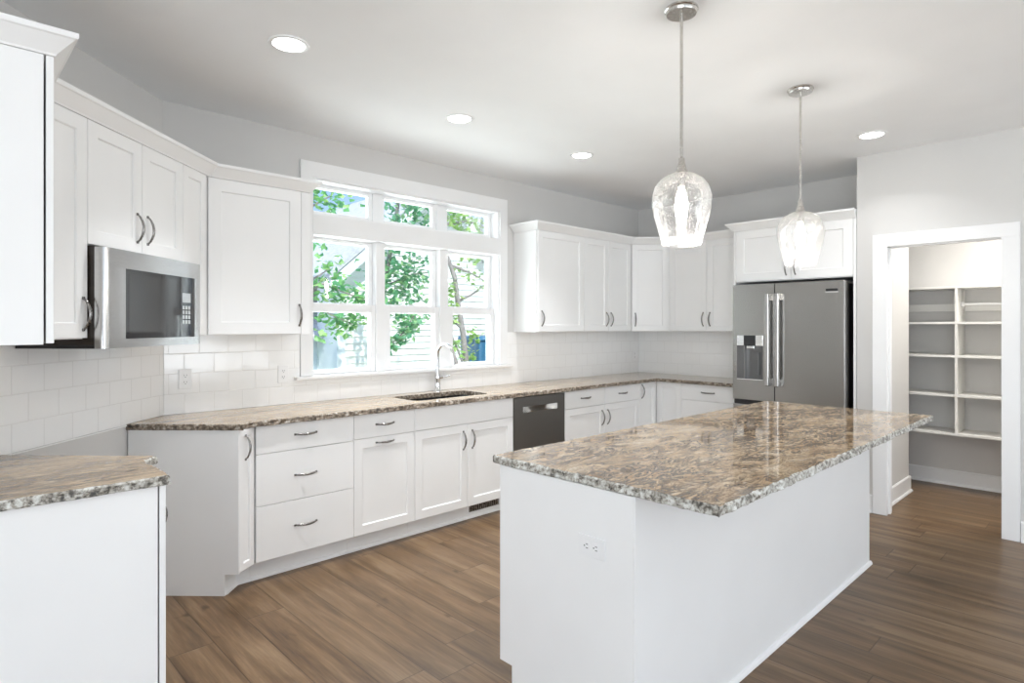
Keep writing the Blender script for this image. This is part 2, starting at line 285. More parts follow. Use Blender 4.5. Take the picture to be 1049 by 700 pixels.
# baseboards
BB = [(0, 0), (.026, 0), (.026, .008), (.020, .018), (.014, .021), (.014, .128), (.008, .136), (0, .136)]
struct('baseboard_pantry_side', sweep([(6.10, 1.53), (6.10, 1.388), (5.345, 1.388)][::-1][:2]+[(6.10, 1.50)], [(o, z) for o, z in BB]), 'trim_paint')
struct('baseboard_pantry_back', sweep([(6.62, 2.6), (6.62, -.5)], BB), 'trim_paint')
struct('baseboard_right', sweep([(XP, .545), (XP, -4.5)], BB), 'trim_paint')
struct('baseboard_beside_refrigerator', sweep([(XP, 1.53), (XP, 1.42)], BB), 'trim_paint')
# pantry doorway casing and jamb
tr = thing('trim_1', 'white casing around the open pantry doorway', 'door casing', W(XP, (DO0+DO1)/2, 0), kind='structure')
w = MB()
for y0, y1 in ((DO1-.006, 1.417), (.549, DO0+.006)): w.box(XP-.019, XP, y0, y1, 0, DOZ-.006)
w.box(XP-.019, XP, .549, 1.417, DOZ-.006, 2.118)
part('casing', w, 'trim_paint', tr, Matrix(), .002)
w = MB(); w.box(XP-.001, XP+.135, DO1-.001, DO1+.018, 0, DOZ); w.box(XP-.001, XP+.135, DO0-.018, DO0+.001, 0, DOZ); w.box(XP-.001, XP+.135, DO0-.018, DO1+.018, DOZ-.001, DOZ+.018)
w.box(XP+.045, XP+.085, DO1-.012, DO1, 0, DOZ); w.box(XP+.045, XP+.085, DO0, DO0+.012, 0, DOZ); w.box(XP+.045, XP+.085, DO0, DO1, DOZ-.012, DOZ)
part('jamb', w, 'trim_paint', tr, Matrix(), .001)
w = MB(); w.box(XP+.004, XP+.040, DO0, DO0+.003, .93, .99)
part('strike_plate', w, 'pewter', tr, Matrix(), 0, label='small grey metal strike plate')

# ------------------------------------------------------------------ kitchen window
GY = 4.07
wn = thing('window_1', 'white three-wide window with transoms above the sink', 'window', W(2.77, YW, 1.075), kind='structure')
w = MB(); CY0, CY1 = YW-.019, YW
w.box(1.808, OX0+.004, CY0, CY1, 1.087, OZ1); w.box(OX1-.004, 3.732, CY0, CY1, 1.087, OZ1); w.box(1.808, 3.732, CY0, CY1, OZ1-.004, 2.556); w.box(OX0+.004, OX1-.004, CY0, CY1, 2.058, 2.200)
part('casing', w, 'trim_paint', wn, Matrix(), .002)
w = MB(); w.box(1.765, 3.775, YW-.055, YW+.14, 1.064, 1.086)
part('stool', w, 'trim_paint', wn, Matrix(), .003)
w = MB(); JX = .016
w.box(OX0, OX0+JX, YW, YW+.16, 1.086, OZ1); w.box(OX1-JX, OX1, YW, YW+.16, 1.086, OZ1); w.box(OX0+JX, OX1-JX, YW, YW+.16, OZ1-JX, OZ1)
w.box(OX0+JX, OX1-JX, YW, YW+.16, 2.058, 2.200)
part('jamb', w, 'trim_paint', wn, Matrix(), .001)
w = MB()
for x0, x1 in ((2.427, 2.505), (3.028, 3.112)): w.box(x0, x1, GY-.075, GY+.05, 1.086, 2.058); w.box(x0, x1, GY-.03, GY+.05, 2.200, OZ1-JX)
part('mullion', w, 'vinyl', wn, Matrix(), .002)
def sash(name, x0, x1, z0, z1, gx0, gx1, gz0, gz1, y):
    w = MB(); y0, y1 = y-.02, y+.02
    w.box(x0, gx0, y0, y1, z0, z1); w.box(gx1, x1, y0, y1, z0, z1); w.box(gx0, gx1, y0, y1, z0, gz0); w.box(gx0, gx1, y0, y1, gz1, z1)
    o = part(name, w, 'vinyl', wn, Matrix(), .003)
    part('pane', MB().box(gx0-.004, gx1+.004, y-.003, y+.003, gz0-.004, gz1+.004), 'window_glass', o, Matrix())
    return o
cols = ((OX0+JX, 2.427, 1.945, 2.392), (2.505, 3.028, 2.532, 2.990), (3.112, OX1-JX, 3.144, 3.596))
for x0, x1, g0, g1 in cols:
    sash('transom_sash', x0, x1, 2.200, OZ1-JX, g0, g1, 2.244, 2.408, GY)
    sash('upper_sash', x0, x1, 1.540, 2.056, g0, g1, 1.594, 2.030, GY)
    lo = sash('lower_sash', x0, x1, 1.087, 1.585, g0+(.028 if g0 > 2 else -.022), g1-.004, 1.118, 1.527, GY-.043)
    part('sash_lock', MB().box((x0+x1)/2-.03, (x0+x1)/2+.03, GY-.05, GY-.02, 1.586, 1.596), 'vinyl', lo, Matrix(), .002)

# ------------------------------------------------------------------ handles, doors, drawers
def bow_mesh(length):
    key = 'bow%.3f' % length
    if key in bpy.data.meshes: return bpy.data.meshes[key]
    mb = MB(); n = 14; pts = []; vs = []
    for i in range(n+1):
        u = i/n; x = -length/2+length*u; y = -.005-.027*math.sin(PI*u)**.8 if 0 < u < 1 else -.002
        hw = .0042+.0028*math.sin(PI*u); th = .0032
        dy = -.027*PI/length*math.cos(PI*u)*.8; nn = Vector((-dy, 1)).normalized()
        for a, b in ((-1, -1), (1, -1), (1, 1), (-1, 1)):
            vs.append((x+nn.x*th*b, y+nn.y*th*b, hw*a))
    fs = [(i*4+k, i*4+(k+1) % 4, (i+1)*4+(k+1) % 4, (i+1)*4+k) for i in range(n) for k in range(4)]+[(0, 1, 2, 3), tuple(n*4+k for k in (3, 2, 1, 0))]
    mb.add(vs, fs)
    for sx in (-1, 1): mb.box(sx*length/2-.006, sx*length/2+.006, -.0065, .0, -.006, .006)
    me = bpy.data.meshes.new(key); me.from_pydata(mb.v, [], mb.f); me.materials.append(MATS['pewter'])
    bm = bmesh.new(); bm.from_mesh(me); bmesh.ops.recalc_face_normals(bm, faces=bm.faces); bmesh.ops.bevel(bm, geom=[x for x in bm.edges if x.calc_face_angle(0) > .6], offset=.0012, segments=2, affect='EDGES')
    for f in bm.faces: f.smooth = True
    bm.to_mesh(me); bm.free(); return me
def handle(parent, M, vertical, x, z, length=.128):
    o = bpy.data.objects.new('handle', bow_mesh(length))
    R = Matrix.Rotation(PI/2, 4, 'Y') if vertical else Matrix()
    put(o, parent, M @ Matrix.Translation((x, 0, z)) @ R); o['label'] = 'brushed pewter bow handle'; return o
def front(parent, F, x0, x1, z0, z1, kind='door', hd=None, st=.058, g=.0015, split=None):
    """door or drawer front in the run frame F: local y = 0 is its face"""
    x0 += g; x1 -= g; w, h = x1-x0, z1-z0; M = F @ Matrix.Translation((x0, 0, z0)); t = .020; mb = MB(); e = .0018
    def ring(i, y): return [(i, y, i), (w-i, y, i), (w-i, y, h-i), (i, y, h-i)]
    vs = ring(0, t)+ring(0, e)+ring(e, 0); fs = [(3, 2, 1, 0)]
    for k in range(2): fs += [(k*4+j, k*4+(j+1) % 4, k*4+4+(j+1) % 4, k*4+4+j) for j in range(4)]
    if kind == 'drawer': fs.append((8, 9, 10, 11))
    else:
        vs += ring(st, 0)+ring(st+.003, .0035)+ring(st+.0045, .0095)
        for k in range(2, 5): fs += [(k*4+j, k*4+(j+1) % 4, k*4+4+(j+1) % 4, k*4+4+j) for j in range(4)]
        fs.append((20, 21, 22, 23))
    mb.add(vs, fs); o = part('drawer' if kind == 'drawer' else ('panel' if kind == 'panel' else 'door'), mb, 'cabinet_paint', parent, M)
    if hd: handle(o, F, hd[0] == 'v', hd[1], hd[2])
    return o
ZB0, ZB1 = .114, .875
def shoe(w, x0, x1, y): w.prism([(y, 0), (y-.015, 0), (y-.013, .010), (y-.006, .018), (y, .020)], x0, x1, 'x')
def base(label, F, x0, x1, depth=.57, hollow=False, group=None):
    t = thing('base_cabinet', label, 'cabinet', F @ Matrix.Translation(((x0+x1)/2, .3, 0)), group)
    w = MB(); a, b = x0+.0008, x1-.0008
    if hollow:
        w.box(a, a+.018, .021, depth, ZB0, ZB1); w.box(b-.018, b, .021, depth, ZB0, ZB1); w.box(a+.018, b-.018, .021, depth, ZB0, ZB0+.018); w.box(a+.018, b-.018, depth-.012, depth, ZB0+.018, ZB1); w.box(a+.018, b-.018, .021, .039, .70, ZB1)
    else: w.box(a, b, .021, depth, ZB0, ZB1)
    part('carcass', w, 'cabinet_paint', t, F)
    w = MB(); w.box(a, b, .085, .10, 0, ZB0-.001); shoe(w, a, b, .085)
    part('toe_kick', w, 'cabinet_paint', t, F); return t
FW = W(0, 3.375, 0, 0)                    # window run
ZT = .872
# three-drawer unit
t = base('white base cabinet with three wide drawers, left of the sink', FW, 1.295, 1.893)
for z0, z1, hz in ((.717, ZT, .803), (.428, .714, .570), (.12, .425, .281)): front(t, FW, 1.295, 1.893, z0, z1, 'drawer', ('h', 1.582, hz))
t = base('white base cabinet with one narrow drawer over a pull-out door', FW, 1.893, 2.3475)
front(t, FW, 1.893, 2.3475, .722, ZT, 'drawer', ('h', 2.115, .801)); front(t, FW, 1.893, 2.3475, .12, .719, 'door', ('h', 2.115, .686))
t = base('white sink base cabinet with plain false front and two doors', FW, 2.3475, 3.266, hollow=True)
front(t, FW, 2.3475, 3.266, .722, ZT, 'drawer'); front(t, FW, 2.3475, 2.807, .12, .719, 'door', ('v', 2.765, .605)); front(t, FW, 2.807, 3.266, .12, .719, 'door', ('v', 2.848, .605))
t = base('white base cabinet with two drawers over two doors, right of dishwasher', FW, 3.874, 4.972)
front(t, FW, 3.874, 4.420, .720, ZT, 'drawer', ('h', 4.15, .80)); front(t, FW, 4.420, 4.972, .720, ZT, 'drawer', ('h', 4.70, .80))
front(t, FW, 3.874, 4.420, .12, .717, 'door', ('v', 4.380, .60)); front(t, FW, 4.420, 4.972, .12, .717, 'door', ('v', 4.463, .60))
# inner corner unit, two doors at right angles
XF = 5.265; FR = W(XF, 3.375, 0, -90)
t = thing('base_cabinet', 'white inner corner base cabinet with two narrow doors at right angles', 'cabinet', W(5.5, 3.6, 0))
poly = [(4.973, 3.396), (XF+.021, 3.396), (XF+.021, 3.096), (5.795, 3.096), (5.795, 3.945), (4.973, 3.945)]
part('carcass', MB().prism(poly, ZB0, ZB1), 'cabinet_paint', t, Matrix())
part('toe_kick', MB().prism([(4.973, 3.46), (5.35, 3.46), (5.35, 3.096), (5.365, 3.096), (5.365, 3.475), (4.973, 3.475)], 0, ZB0-.001), 'cabinet_paint', t, Matrix())
front(t, FW, 4.972, 5.262, .12, ZT, 'door', ('v', 5.012, .79)); front(t, FR, .003, .281, .12, ZT, 'door')
t = base('white three-drawer base cabinet between the inner corner and the refrigerator', FR, .281, .843, .53)
for z0, z1, hz in ((.720, ZT, .80), (.428, .717, .575), (.12, .425, .281)): front(t, FR, .281, .843, z0, z1, 'drawer', ('h', .56, hz))
# angled unit right of the range gap
FD = W(*sd(0, 1.50), 0, 45)
def dl(s): return s          # local x along the diagonal equals s
t = thing('base_cabinet', 'white angled base cabinet with end panel, right of the empty range gap', 'cabinet', W(1.15, 3.55, 0))
s0 = 3.166; c0 = (1.254, 3.375)
inner = sd(s0+.019, 1.521); cx_ = (3.396-1.521*R2, 3.396)
part('carcass', MB().prism([inner, cx_, (1.294, 3.396), (1.294, 3.945), (.99, 3.945), sd(3.485, 2.092), sd(s0+.019, 2.092)], ZB0, ZB1), 'cabinet_paint', t, Matrix())
w = MB(); w.prism([(1.502, ZB0), (2.092, ZB0), (2.092, ZB1), (1.502, ZB1)], s0, s0+.018, 'x'); w.prism([(1.575, 0), (2.092, 0), (2.092, ZB0), (1.575, ZB0)], s0, s0+.018, 'x')
part('end_panel', w, 'cabinet_paint', t, W(0, 0, 0, 45) @ Matrix.Translation((0, 0, 0)))
k0 = sd(s0+.018, 1.585); k1 = (3.46-1.585*R2, 3.46)
part('toe_kick', sweep([k0, k1, (1.294, 3.46)], [(-.015, 0), (.015, 0), (.013, .01), (.006, .018), (0, .02), (0, ZB0-.001), (-.015, ZB0-.001)]), 'cabinet_paint', t, Matrix())
ND = W(1.1795, 3.3005, 0, math.degrees(math.atan2(.0765, .109))); front(t, ND, 0, .1325, .12, ZT, 'door', ('v', .052, .775), st=.036)
# near-left run with its angled corner
FL = W(.597, 2.38, 0, 90)
t = thing('base_cabinet', 'white base cabinet with flat end panel under the nearest counter', 'cabinet', W(.3, 2.55, 0))
s1 = 2.392
yl = .565+1.521*R2
part('carcass', MB().prism([(XL+.004, 2.38), (.565, 2.38), (.565, yl), sd(s1-.019, 1.521), sd(s1-.019, 2.092), sd(2.11, 2.092), (XL+.004, 2.93)], ZB0, ZB1), 'cabinet_paint', t, Matrix())
w = MB(); w.prism([(XL+.003, 0), (.515, 0), (.515, ZB0-.012), (.5705, ZB0-.012), (.5705, ZB1), (XL+.003, ZB1)], 2.36, 2.378, 'y')
part('end_panel', w, 'cabinet_paint', t, Matrix())
w = MB(); w.prism([(1.502, 0), (2.092, 0), (2.092, ZB1), (1.502, ZB1)], s1-.018, s1, 'x'); part('side_panel', w, 'cabinet_paint', t, W(0, 0, 0, 45))
k0 = (.515, 2.38); part('toe_kick', sweep([k0, (.515, .515+1.585*R2), sd(s1-.019, 1.585)], [(-.015, 0), (.0, 0), (0, ZB0-.001), (-.015, ZB0-.001)]), 'cabinet_paint', t, Matrix())
front(t, FL, -.018, .597+1.50*R2-2.38-.004, .105, ZT, 'door', ('v', .105, .735))
front(t, FD, (.597+.597+1.50*R2)/R2+.004, s1-.003, .12, ZT, 'door', ('v', s1-.035, .765), st=.02)

# ------------------------------------------------------------------ counters
def counter(name, label, poly, exposed, hole, mats, z0=.876, z1=.908, seed=1, amp=.0075):
    random.seed(seed); P = [Vector(p) for p in poly]
    if sum(P[i].x*P[(i+1) % len(P)].y-P[(i+1) % len(P)].x*P[i].y for i in range(len(P))) < 0: raise ValueError
    ring = []; n = len(P)
    for i in range(n):
        a, b = P[i], P[(i+1) % n]; d = b-a; nn = Vector((d.y, -d.x)).normalized(); k = max(1, int(d.length/.010)) if i in exposed else 1
        for j in range(k): ring.append((a+d*(j/k), nn, (i in exposed) or (j == 0 and (i-1) % n in exposed)))
    lv = [(z0, -.002), (z0+.004, .0015), (z0+.016, .0), (z1-.006, .001), (z1, -.0035)]; bm = bmesh.new(); rows = []
    for li, (z, o) in enumerate(lv):
        r = []
        for p, nn, ex in ring:
            dz = noise.noise(Vector((p.x*38, p.y*38, z*90+seed*7)))*amp+noise.noise(Vector((p.x*11, p.y*11, z*30+seed)))*amp if ex else 0
            q = p+nn*((o+dz-.002) if ex else 0); r.append(bm.verts.new((q.x, q.y, z)))
        rows.append(r)
    m = len(ring)
    for i in range(len(lv)-1):
        for j in range(m):
            f = bm.faces.new((rows[i][j], rows[i][(j+1) % m], rows[i+1][(j+1) % m], rows[i+1][j])); f.material_index = 1
    hr = []
    if hole:
        H = hole; ht = [bm.verts.new((x, y, z1)) for x, y in H]; hb = [bm.verts.new((x, y, z0)) for x, y in H]
        for j in range(len(H)):
            f = bm.faces.new((ht[j], ht[(j+1) % len(H)], hb[(j+1) % len(H)], hb[j])); f.material_index = 1
    for r, hh in ((rows[-1], ht if hole else None), (rows[0], hb if hole else None)):
        es = [bm.edges.get((r[j], r[(j+1) % m])) for j in range(m)]
        if hh: es += [bm.edges.get((hh[j], hh[(j+1) % len(hh)])) for j in range(len(hh))]
        bmesh.ops.triangle_fill(bm, edges=es, use_beauty=True, use_dissolve=False)
    bmesh.ops.recalc_face_normals(bm, faces=bm.faces)
    me = bpy.data.meshes.new(name); bm.to_mesh(me); bm.free()
    for x in mats: me.materials.append(MATS[x])
    o = bpy.data.objects.new(name, me); put(o, None, Matrix()); return tag(o, label, 'countertop')
def arc(cx, cy, r, a0, a1, n=5): return [(cx+r*math.cos(math.radians(a0+(a1-a0)*i/n)), cy+r*math.sin(math.radians(a0+(a1-a0)*i/n))) for i in range(n+1)]
SX0, SX1, SY0, SY1 = 2.43, 3.105, 3.47, 3.80; rr = .04
hole = arc(SX0+rr, SY0+rr, rr, 180, 270)+arc(SX1-rr, SY0+rr, rr, 270, 360)+arc(SX1-rr, SY1-rr, rr, 0, 90)+arc(SX0+rr, SY1-rr, rr, 90, 180)
A = sd(3.158, 1.468); Bc = (1.258, 3.338)
poly = [A, (1.206, 3.318), (1.240, 3.334), (1.285, 3.336), (5.190, 3.336), (5.215, 3.328), (5.222, 3.303), (5.222, 2.537), (5.796, 2.537), (5.796, 3.946), (.987, 3.946), sd(3.158, 2.096)]
counter('countertop', 'brown granite L-shaped countertop running under the window to the refrigerator', poly, {0, 1, 2, 3, 4, 5, 6, 11}, hole, ('granite_wall', 'granite_edge_brown'), seed=3)
poly = [(XL+.002, 2.337), (.607, 2.337), (.604, 2.36), (.598, 2.62), (.603, 2.665), sd(2.395, 1.462), sd(2.395, 2.096), sd(2.11, 2.096), (XL+.002, 2.95)]
counter('countertop', 'short tan granite countertop in the near left corner', poly, {0, 1, 2, 3, 4, 5}, None, ('granite_left', 'granite_edge'), seed=8)
counter('countertop', 'large tan and brown granite slab on the white island', [(1.632, .834), (4.200, .834), (4.200, 1.806), (1.632, 1.806)], {0, 1, 2, 3}, None, ('granite_island', 'granite_edge'), seed=5)

# ------------------------------------------------------------------ island
I4 = Matrix(); isl = thing('kitchen_island', 'long white kitchen island with panelled sides under tan granite', 'kitchen island', W(2.85, 1.45, 0))
IX0, IX1, IY0, IY1 = 1.652, 4.060, 1.134, 1.765
part('carcass', MB().box(IX0+.001, IX1-.019, IY0+.001, IY1-.001, .105, .875), 'cabinet_paint', isl, I4)
part('toe_kick', MB().box(IX0+.001, IX1-.019, 1.68, 1.695, 0, .104), 'cabinet_paint', isl, I4)
for x0, x1 in ((IX0-.018, IX0), (IX1-.018, IX1)):
    part('end_panel', MB().prism([(IY0, 0), (1.697, 0), (1.697, .103), (IY1, .103), (IY1, .875), (IY0, .875)], x0, x1, 'x'), 'cabinet_paint', isl, I4, .0015)
w = MB(); w.box(IX0-.018, IX1, IY0-.008, IY0-.0005, 0, .875); part('back_panel', w, 'cabinet_paint', isl, I4, .001)
w = MB(); w.prism([(IY0-.008, 0), (IY0-.022, 0), (IY0-.020, .011), (IY0-.014, .018), (IY0-.008, .020)], IX0-.018, IX1+.012, 'x')
part('shoe_moulding', w, 'cabinet_paint', isl, I4)
FI = W(IX1, IY1+.026, 0, 180)
for k in range(3):
    x0 = .02+k*.785; x1 = x0+.785
    front(isl, FI, x0, x1, .720, ZT, 'drawer', ('h', (x0+x1)/2, .80)); xm = (x0+x1)/2
    front(isl, FI, x0, xm, .12, .717, 'door', ('v', xm-.04, .60)); front(isl, FI, xm, x1+.02*(k == 2), .12, .717, 'door', ('v', xm+.04, .60))

# ------------------------------------------------------------------ upper cabinets
ZU0, ZU1 = 1.374, 2.270
def upper(label, F, x0, x1, depth, z0=ZU0, z1=ZU1):
    t = thing('wall_cabinet', label, 'cabinet', F @ Matrix.Translation(((x0+x1)/2, depth/2, z0)))
    part('carcass', MB().box(x0+.0008, x1-.0008, .021, depth, z0, z1), 'cabinet_paint', t, F, .001); return t
HZ = 1.495
FU = W(0, 3.65, 0, 0); FDU = W(*sd(0, 1.77), 0, 45); XUL = .283
# near-left upper
t = thing('wall_cabinet', 'white wall cabinet with flat end panel at the left edge', 'cabinet', W(.13, 2.6, ZU0))
part('carcass', MB().prism([(XL+.003, 2.362), (XUL-.0265, 2.362), (XUL-.0265, XUL-.0265+1.799*R2), sd(2.175, 1.799), sd(2.175, 2.094), sd(2.11, 2.094), (XL+.003, 2.95)], 1.368, ZU1), 'cabinet_paint', t, I4, .001)
front(t, W(XUL, 2.362, 0, 90), 0, XUL+1.77*R2-2.362-.004, 1.372, ZU1, 'door', ('v', .36, HZ))
t = upper('tall narrow white wall cabinet left of the microwave', FDU, 2.178, 2.428, .322); front(t, FDU, 2.186, 2.428, 1.378, ZU1, 'door', ('v', 2.400, 1.475))
t = upper('short white two-door wall cabinet above the microwave', FDU, 2.428, 3.118, .322, 1.76)
front(t, FDU, 2.428, 2.780, 1.762, ZU1, 'door', ('v', 2.742, 1.875)); front(t, FDU, 2.780, 3.118, 1.762, ZU1, 'door', ('v', 2.818, 1.875))
t = upper('tall narrow white wall cabinet right of the microwave', FDU, 3.118, 3.372, .318); front(t, FDU, 3.118, 3.352, 1.378, ZU1, 'door', ('v', 3.148, 1.475), st=.05)
t = thing('wall_cabinet', 'white single-door wall cabinet between the microwave and window', 'cabinet', W(1.45, 3.8, ZU0))
part('carcass', MB().prism([(3.672-1.793*R2, 3.672), (1.742, 3.672), (1.742, 3.946), (.992, 3.946), sd(3.375, 2.09), sd(3.375, 1.793)], ZU0, ZU1), 'cabinet_paint', t, I4, .001)
front(t, FU, 1.134, 1.682, 1.378, ZU1, 'door', ('v', 1.668, HZ), st=.07); part('face_strip', MB().box(1.684, 1.742, .004, .0205, ZU0, ZU1), 'cabinet_paint', t, FU, .001)
t = upper('white single-door wall cabinet just right of the window', FU, 3.824, 4.462, .297); front(t, FU, 3.836, 4.462, 1.378, ZU1, 'door', ('v', 3.880, HZ))
t = upper('white two-door wall cabinet second right of the window', FU, 4.462, 5.226, .297); front(t, FU, 4.462, 4.845, 1.378, ZU1, 'door', ('v', 4.808, HZ)); front(t, FU, 4.845, 5.222, 1.378, ZU1, 'door', ('v', 4.882, HZ))
XU = 5.50; FC = W(5.228, 3.65, 0, -45); FUR = W(XU, 3.378, 0, -90)
t = thing('wall_cabinet', 'white angled corner wall cabinet with one door', 'cabinet', W(5.55, 3.7, ZU0))
part('carcass', MB().prism([(5.242, 3.668), (5.228+.008, 3.945), (5.796, 3.945), (5.796, 3.372), (5.516, 3.372)][::-1], ZU0, ZU1), 'cabinet_paint', t, I4, .001)
front(t, FC, .006, .379, 1.378, ZU1, 'door', ('v', .042, HZ), st=.055)
t = upper('white two-door wall cabinet between corner and refrigerator', FUR, .012, .842, .295); front(t, FUR, .012, .424, 1.378, ZU1, 'door', ('v', .388, HZ)); front(t, FUR, .424, .842, 1.378, ZU1, 'door', ('v', .460, HZ))
# refrigerator surround
FF = W(XP, 2.530, 0, -90)
t = thing('refrigerator_cabinet', 'tall white cabinet surround over and beside the refrigerator', 'cabinet', W(5.5, 2.03, 0))
part('side_panel', MB().box(0, .018, .0, .595, 0, ZU1), 'cabinet_paint', t, FF, .001); part('side_panel', MB().box(.976, .996, .0, .595, 0, ZU1), 'cabinet_paint', t, FF, .001)
part('carcass', MB().box(.0185, .9755, .021, .595, 1.815, ZU1), 'cabinet_paint', t, FF, .001)
front(t, FF, .020, .500, 1.822, ZU1, 'door', ('v', .462, 1.925), st=.07); front(t, FF, .500, .974, 1.822, ZU1, 'door', ('v', .536, 1.925), st=.07)
CR = [(-.018, ZU1+.0015), (.003, ZU1+.0015), (.006, ZU1+.008), (.047, ZU1+.052), (.054, ZU1+.055), (.056, ZU1+.060), (.056, ZU1+.072), (-.018, ZU1+.072)]
single('crown_moulding', 'white crown moulding on the wall cabinets left of the window', 'moulding', sweep([(XL+.004, 2.362), (XUL, 2.362), (XUL, XUL+1.77*R2), (3.65-1.77*R2, 3.65), (1.742, 3.65), (1.742, 3.944)], CR), 'cabinet_paint')
single('crown_moulding', 'white crown moulding on the wall cabinets right of the window', 'moulding', sweep([(3.824, 3.944), (3.824, 3.65), (5.228, 3.65), (5.50, 3.378), (5.50, 2.592)], CR), 'cabinet_paint')
single('crown_moulding', 'white crown moulding on top of the refrigerator surround', 'moulding', sweep([(5.794, 2.531), (XP, 2.531), (XP, 1.534)], CR), 'cabinet_paint')

# ------------------------------------------------------------------ tile backsplashes
w = MB(); w.box(2.115, 2.40, 0, .0085, .9088, 1.3725); w.box(3.150, 3.482, 0, .0085, .9088, 1.3725); w.box(2.40, 3.150, 0, .0085, .905, 1.3725); w.box(2.40, 3.150, -.004, .0085, .898, .9045)
w.box(2.45, 3.11, 0, .0085, 1.373, 1.42)
single('tile_backsplash', 'white tile backsplash on the angled wall below the microwave', 'backsplash', w, 'wall_tile', W(*sd(0, DW-.009), 0, 45))
w = MB(); w.box(.985, 1.806, 0, .0085, .9085, 1.3725); w.box(1.806, 3.734, 0, .0085, .9085, 1.063); w.box(3.734, 5.79, 0, .0085, .9085, 1.3725)
single('tile_backsplash', 'white tile backsplash along the window wall', 'backsplash', w, 'wall_tile', W(0, YW-.009, 0, 0))
w = MB(); w.box(-3.940, -2.535, 0, .0085, .9085, 1.3725)
single('tile_backsplash', 'white tile backsplash between corner and refrigerator', 'backsplash', w, 'wall_tile', W(XR-.009, 0, 0, -90))

# ------------------------------------------------------------------ microwave
FM = W(*sd(2.43, 1.70), 0, 45); mwv = thing('microwave', 'stainless over-range microwave under the short wall cabinet', 'microwave', FM @ Matrix.Translation((.367, .2, 1.335)))
w = MB(); w.box(.004, .685, .045, .385, 1.348, 1.756); part('case', w, 'case_brown', mwv, FM, .002, label='black sheet-metal case')
w = MB(); w.prism([(0, .044), (0, .018), (.004, .009), (.012, .003), (.030, 0), (.712, 0), (.724, .002), (.732, .008), (.735, .016), (.735, .044)], 1.672, 1.750); w.prism([(0, .044), (0, .018), (.004, .009), (.012, .003), (.030, 0), (.128, 0), (.128, .044)], 1.372, 1.672); w.prism([(0, .044), (0, .018), (.004, .009), (.012, .003), (.030, 0), (.712, 0), (.724, .002), (.732, .008), (.735, .016), (.735, .044)], 1.334, 1.372); w.prism([(.672, .044), (.672, 0), (.712, 0), (.724, .002), (.732, .008), (.735, .016), (.735, .044)], 1.372, 1.672)
part('door_frame', w, 'stainless', mwv, FM, .0, True, label='brushed stainless front frame')
win = part('window', MB().box(.1275, .545, .003, .040, 1.3715, 1.6725), 'black_glass', mwv, FM, .001, label='dark glass door window')
part('mesh_screen', MB().box(.152, .520, .0022, .0035, 1.392, 1.652), 'screen_grey', win, FM, 0, label='grey perforated screen')
cp = part('control_panel', MB().box(.5455, .6725, .0015, .040, 1.3715, 1.6725), 'black_glass', mwv, FM, .001, label='black glass control panel')
part('display', MB().box(.556, .632, -.0005, .002, 1.545, 1.592), 'stainless', cp, FM, 0, label='grey display')
w = MB()
for i in range(3):
    for j in range(4): w.box(.558+.026*i, .578+.026*i, -.0003, .002, 1.438+.024*j, 1.456+.024*j)
part('keypad', w, 'stainless', cp, FM, 0, label='grey keypad buttons')
w = MB(); w.box(.01, .68, .05, .38, 1.334, 1.347); w.box(.10, .30, .10, .30, 1.330, 1.335); w.box(.40, .60, .10, .30, 1.330, 1.335)
part('vent_plate', w, 'black_plastic', mwv, FM, 0, label='dark underside plate with grease filters')

# ------------------------------------------------------------------ dishwasher
dwr = thing('dishwasher', 'dark stainless dishwasher with pocket handle beside the sink cabinet', 'dishwasher', FW @ Matrix.Translation((3.57, .3, 0)))
x0, x1 = 3.273, 3.868; px0, px1, pz0, pz1 = 3.372, 3.778, .742, .788
part('tub', MB().box(x0+.004, x1-.004, .05, .565, .10, .868), 'gap_dark', dwr, FW)
w = MB(); w.box(x0, px0, .0, .045, .105, .864); w.box(px1, x1, 0, .045, .105, .864); w.box(px0, px1, 0, .045, .105, pz0); w.box(px0, px1, 0, .045, pz1, .864)
part('door', w, 'dish_stainless', dwr, FW)
w = MB(); n = 16; vs = []
for i in range(n+1):
    u = i/n; x = px0+(px1-px0)*u; d = .002+.038*math.sin(PI*u)
    vs += [(x, d, pz1), (x, d*.85, (pz0+pz1)/2), (x, .0015, pz0)]
w.add(vs, [(i*3+k, (i+1)*3+k, (i+1)*3+k+1, i*3+k+1) for i in range(n) for k in range(2)])
part('pocket_handle', w, 'handle_bright', dwr, FW, 0, True, label='bright scooped pocket handle')
part('toe_panel', MB().box(x0, x1, .075, .10, .0, .10), 'black_plastic', dwr, FW)

# ------------------------------------------------------------------ refrigerator
FX = W(5.092, 2.485, 0, -90); fr = thing('refrigerator', 'dark stainless two-door refrigerator with water dispenser and bottom drawer', 'refrigerator', FX @ Matrix.Translation((.45, .3, 0)))
part('case', MB().box(.006, .880, .105, .66, .03, 1.772), 'black_plastic', fr, FX, .003, label='dark grey case')
split = .364; T = .098
dx0, dx1, dz0, dz1 = .038, .266, .962, 1.347        # dispenser
w = MB(); w.box(0, dx0, 0, T, .792, 1.786); w.box(dx1, split-.003, 0, T, .792, 1.786); w.box(dx0, dx1, 0, T, .792, dz0); w.box(dx0, dx1, 0, T, dz1, 1.786)
ld = part('door', w, 'black_stainless', fr, FX, 0, label='left door with dispenser')
rd = part('door', MB().box(split+.003, .903, 0, T, .792, 1.786), 'black_stainless', fr, FX, .004, label='wider right door')
part('freezer_drawer', MB().box(0, .903, 0, T, .09, .752), 'black_stainless', fr, FX, .006)
part('gap_trim', MB().box(.003, .900, .02, T, .7535, .7905), 'gap_dark', fr, FX)
part('base_grille', MB().box(.02, .885, .06, .12, .0, .085), 'black_plastic', fr, FX)
